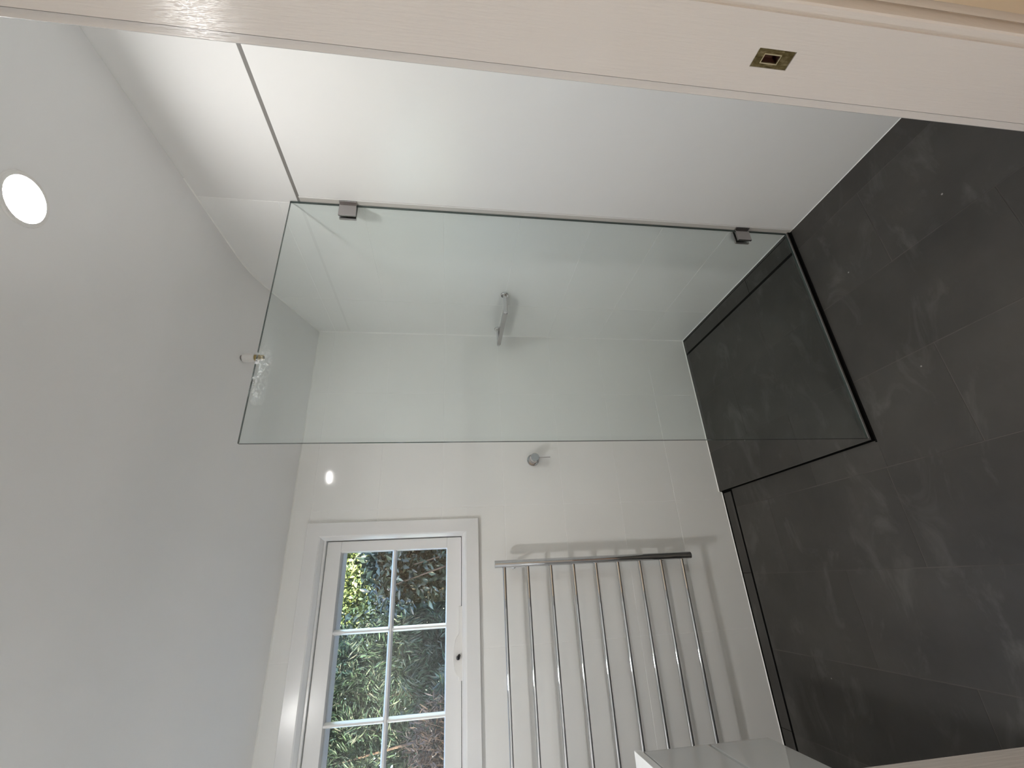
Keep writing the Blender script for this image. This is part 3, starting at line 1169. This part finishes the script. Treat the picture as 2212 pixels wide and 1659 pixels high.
# ------------------------------------------------------------------ wall-hung vanity
VX, VY0, VY1 = -1.831, -1.46, -0.548
t = thing('vanity', 'white gloss two drawer wall hung vanity beside the towel rail', 'cabinet', (-2.09, -1.0, 0.41))
box('carcass', XL + 0.0005, VX - 0.020, VY0 + 0.002, VY1 - 0.002, 0.412, 0.848, M['vanity_gloss'], t, 0.001, 1)
box('bench_top', XL + 0.0005, VX + 0.004, VY0 - 0.004, VY1 + 0.004, 0.850, 0.873, M['bench'], t, 0.0012, 2)
box('end_panel', XL + 0.0008, VX, VY1 - 0.0018, VY1 + 0.0004, 0.411, 0.8495, M['vanity_gloss'], t)
for z0, z1 in ((0.411, 0.6165), (0.6265, 0.841)):
    box('drawer_front', VX - 0.019, VX, VY0 + 0.002, VY1 - 0.003, z0, z1, M['vanity_gloss'], t, 0.0012, 2)
box('finger_pull', VX - 0.0195, VX - 0.008, VY0 + 0.004, VY1 - 0.016, 0.6170, 0.6260, M['vanity_gloss'], t)
box('finger_pull', VX - 0.0195, VX - 0.010, VY0 + 0.004, VY1 - 0.030, 0.8415, 0.8495, M['vanity_gloss'], t)
adopt(t)

# ------------------------------------------------------------------ outside: roof, ground, shrubs
V = [(-6, 0.42, 2.56), (4, 0.42, 2.56), (4, -2.0, 4.2), (-6, -2.0, 4.2), (4, -4.5, 2.60), (-6, -4.5, 2.60)]  # unseen slab, ridge set to keep the lower shrubs out of the sun
V2 = V + [(a, b, c + 0.05) for a, b, c in V]
F = [(0, 1, 2, 3), (3, 2, 4, 5), (6, 9, 8, 7), (9, 11, 10, 8), (0, 6, 7, 1), (5, 4, 10, 11), (1, 7, 8, 2), (2, 8, 10, 4), (0, 3, 9, 6), (3, 5, 11, 9)]
structure(obj('shade_roof', V2, F, M['shade_roof']), 'grey roof over the house, added out of view to shade the shrubs')
box('eave_soffit', -6, 4, 0.126, 0.42, 2.52, 2.555, M['frame_out'], bpy.data.objects['shade_roof'])
structure(box('ground', -9, 7, 0.125, 12, -0.25, -0.15, M['soil']), 'dark garden soil outside the window')


def leaf_cloud(name, centres, radii, n, size, asp, mat, parent, seed, droop=0.3, clump=0.0, shell=0.55):
    """n small folded leaves scattered through a set of ellipsoids"""
    rng = np.random.default_rng(seed)
    C_, R_ = np.array(centres, float), np.array(radii, float)
    vol = R_.prod(1) ** (2 / 3)
    idx = rng.choice(len(C_), n, p=vol / vol.sum())
    d = rng.normal(size=(n, 3))
    d /= np.linalg.norm(d, axis=1)[:, None]
    rr = (shell + (1 - shell) * rng.random(n)) ** 0.8
    P = C_[idx] + d * R_[idx] * rr[:, None]
    P += rng.normal(size=(n, 3)) * 0.02
    ax = d * 0.6 + rng.normal(size=(n, 3)) * 0.6
    ax[:, 2] -= droop
    if clump > 0:
        k = (np.floor(P[:, 0] / clump) * 73 + np.floor(P[:, 1] / clump) * 37 + np.floor(P[:, 2] / clump) * 19).astype(int) % 97
        dirs = np.random.default_rng(seed + 1).normal(size=(97, 3))
        dirs[:, 2] += 0.4
        ax = ax * 0.55 + dirs[k] * 0.9
    ax /= np.linalg.norm(ax, axis=1)[:, None]
    up = rng.normal(size=(n, 3)) * 0.6 + np.array([0, -0.5, 0.8])
    sd = np.cross(ax, up)
    sd /= np.linalg.norm(sd, axis=1)[:, None] + 1e-9
    nm = np.cross(sd, ax)
    s = size * (0.6 + 0.8 * rng.random(n))[:, None]
    w = s * asp
    fold = w * 0.35
    a = P
    b = P + ax * s
    c = P + ax * s * 0.45 + sd * w * 0.5 + nm * fold
    e = P + ax * s * 0.45 - sd * w * 0.5 + nm * fold
    V = np.stack([a, c, b, e], 1).reshape(-1, 3)
    base = np.arange(n) * 4
    T = np.stack([np.stack([base, base + 1, base + 2], 1), np.stack([base, base + 2, base + 3], 1)], 1).reshape(-1, 3)
    me = bpy.data.meshes.new(name)
    me.vertices.add(len(V))
    me.vertices.foreach_set('co', V.astype(np.float32).ravel())
    me.loops.add(len(T) * 3)
    me.loops.foreach_set('vertex_index', T.astype(np.int32).ravel())
    me.polygons.add(len(T))
    me.polygons.foreach_set('loop_start', np.arange(0, len(T) * 3, 3, dtype=np.int32))
    me.materials.append(mat)
    me.update(calc_edges=True)
    me.validate()
    o = link_obj(name, me, parent)
    o['kind'] = 'stuff'
    return o


def stems(parent, base, tips, r, mat, seed):
    rng = random.Random(seed)
    for tip in tips:
        b = Vector(base) + Vector((rng.uniform(-.1, .1), rng.uniform(-.1, .1), 0))
        tp = Vector(tip)
        mid = b.lerp(tp, 0.5) + Vector((rng.uniform(-.12, .12), rng.uniform(-.12, .12), rng.uniform(0, .1)))
        v, f = merge([tube_vf(b, mid, r, r * 0.75, 8), tube_vf(mid, tp, r * 0.75, r * 0.25, 8)])
        obj('stem', v, f, mat, parent)


def shrub(name, label, base, clouds, tips, stem_r, seed):
    t = thing(name, label, 'shrub', base, 'garden shrubs outside')
    for (nm, cs, rs, n, size, asp, mat, kw) in clouds:
        leaf_cloud(nm, cs, rs, n, size, asp, mat, t, seed, **kw)
        seed += 11
    stems(t, base, tips, stem_r, M['bark'], seed)
    adopt(t)
    return t


G = -0.15
shrub('broadleaf_shrub', 'glossy dark broadleaf shrub seen through the panes nearest the shower', (-0.75, 2.15, G),
      [('foliage', [(-0.75, 2.25, 1.80), (-1.05, 2.25, 2.02), (-0.3, 2.3, 2.0), (-1.12, 2.2, 1.60), (-0.4, 2.2, 1.2), (-1.15, 2.15, 1.85), (-0.9, 2.2, 1.4)],
        [(0.50, 0.32, 0.45), (0.36, 0.28, 0.22), (0.5, 0.3, 0.4), (0.34, 0.26, 0.34), (0.6, 0.35, 0.6), (0.36, 0.25, 0.3), (0.5, 0.3, 0.4)], 20000, 0.072, 0.48, M['leaf_broad'], dict(droop=0.2, shell=0.2))],
      [(-1.0, 2.02, 2.1), (-0.5, 2.1, 2.1), (-1.3, 1.93, 1.9), (-1.15, 1.9, 1.75), (-0.1, 2.1, 2.0)], 0.016, 21)
shrub('conifer_shrub', 'soft green conifer shrub seen through the middle panes', (-2.3, 2.9, G),
      [('foliage', [(-2.0, 2.95, 2.0), (-1.75, 2.95, 1.55), (-2.4, 2.95, 2.35), (-2.2, 2.95, 1.4), (-2.9, 3.0, 2.0), (-2.6, 2.95, 2.7), (-2.1, 3.0, 2.45), (-3.1, 3.0, 2.6), (-1.85, 2.9, 1.85)],
        [(0.45, 0.3, 0.40), (0.42, 0.3, 0.45), (0.45, 0.3, 0.40), (0.6, 0.35, 0.5), (0.55, 0.35, 0.6), (0.5, 0.3, 0.35), (0.40, 0.3, 0.35), (0.5, 0.3, 0.4), (0.40, 0.3, 0.35)], 60000, 0.075, 0.15, M['leaf_fine'], dict(droop=-0.1, clump=0.12, shell=0.35))],
      [(-1.9, 2.8, 2.0), (-2.2, 2.8, 2.3), (-2.7, 2.8, 2.4)], 0.025, 41)
shrub('twiggy_shrub', 'half dead brown twiggy shrub low in the panes farthest from the shower', (-2.62, 1.85, G),
      [('foliage', [(-2.42, 1.90, 1.50), (-2.85, 1.90, 1.52), (-2.25, 1.92, 1.30), (-2.65, 1.9, 1.0)],
        [(0.34, 0.22, 0.27), (0.4, 0.22, 0.30), (0.28, 0.2, 0.25), (0.5, 0.25, 0.4)], 13000, 0.065, 0.13, M['leaf_dry'], dict(droop=0.1, shell=0.2)),
       ('young_foliage', [(-2.15, 1.95, 1.40), (-3.0, 1.95, 1.66)], [(0.26, 0.18, 0.18), (0.3, 0.2, 0.2)], 2500, 0.060, 0.16, M['leaf_fine'], dict(droop=-0.1, clump=0.1, shell=0.3))],
      [(-2.2, 1.74, 1.68), (-2.35, 1.72, 1.78), (-2.55, 1.70, 1.80), (-2.75, 1.72, 1.75), (-2.45, 1.70, 1.62), (-2.15, 1.76, 1.50), (-2.65, 1.70, 1.66), (-2.3, 1.69, 1.58)], 0.006, 61)
shrub('pale_leaved_tree', 'pale sunlit yellow green tree high behind the dark shrubs', (-1.0, 5.2, G),
      [('foliage', [(-1.2, 5.2, 3.0), (-0.6, 5.2, 3.2), (-1.9, 5.2, 3.1), (-1.2, 5.3, 2.5), (-0.2, 5.3, 2.6), (-2.6, 5.2, 3.5), (-0.9, 5.2, 3.9), (0.4, 5.2, 3.4)],
        [(0.7, 0.4, 0.6), (0.6, 0.4, 0.6), (0.7, 0.4, 0.6), (0.9, 0.4, 0.6), (0.9, 0.4, 0.8), (0.7, 0.4, 0.6), (0.8, 0.4, 0.6), (0.7, 0.4, 0.7)], 34000, 0.075, 0.5, M['leaf_bright'], dict(droop=0.2, shell=0.2))],
      [(-1.3, 5.1, 3.0), (-0.7, 5.1, 3.2), (-2.0, 5.1, 3.1)], 0.04, 81)
shrub('boundary_hedge', 'dense dark green hedge behind the other shrubs', (-2.0, 4.1, G),
      [('foliage', [(-4.6 + 0.62 * i, 4.1, 0.7 + 0.1 * (i % 3)) for i in range(11)] + [(-4.6 + 0.62 * i, 4.1, 1.75 + 0.1 * (i % 2)) for i in range(11)] + [(-4.6 + 0.62 * i, 4.1, 2.75) for i in range(5)],
        [(0.55, 0.32, 0.8)] * 11 + [(0.55, 0.32, 0.65)] * 11 + [(0.55, 0.32, 0.6)] * 5, 45000, 0.085, 0.5, M['leaf_broad'], dict(droop=0.2, shell=0.1))],
      [(-1.5, 4.0, 1.6), (-3.0, 4.0, 1.6), (0.0, 4.0, 1.6)], 0.03, 101)
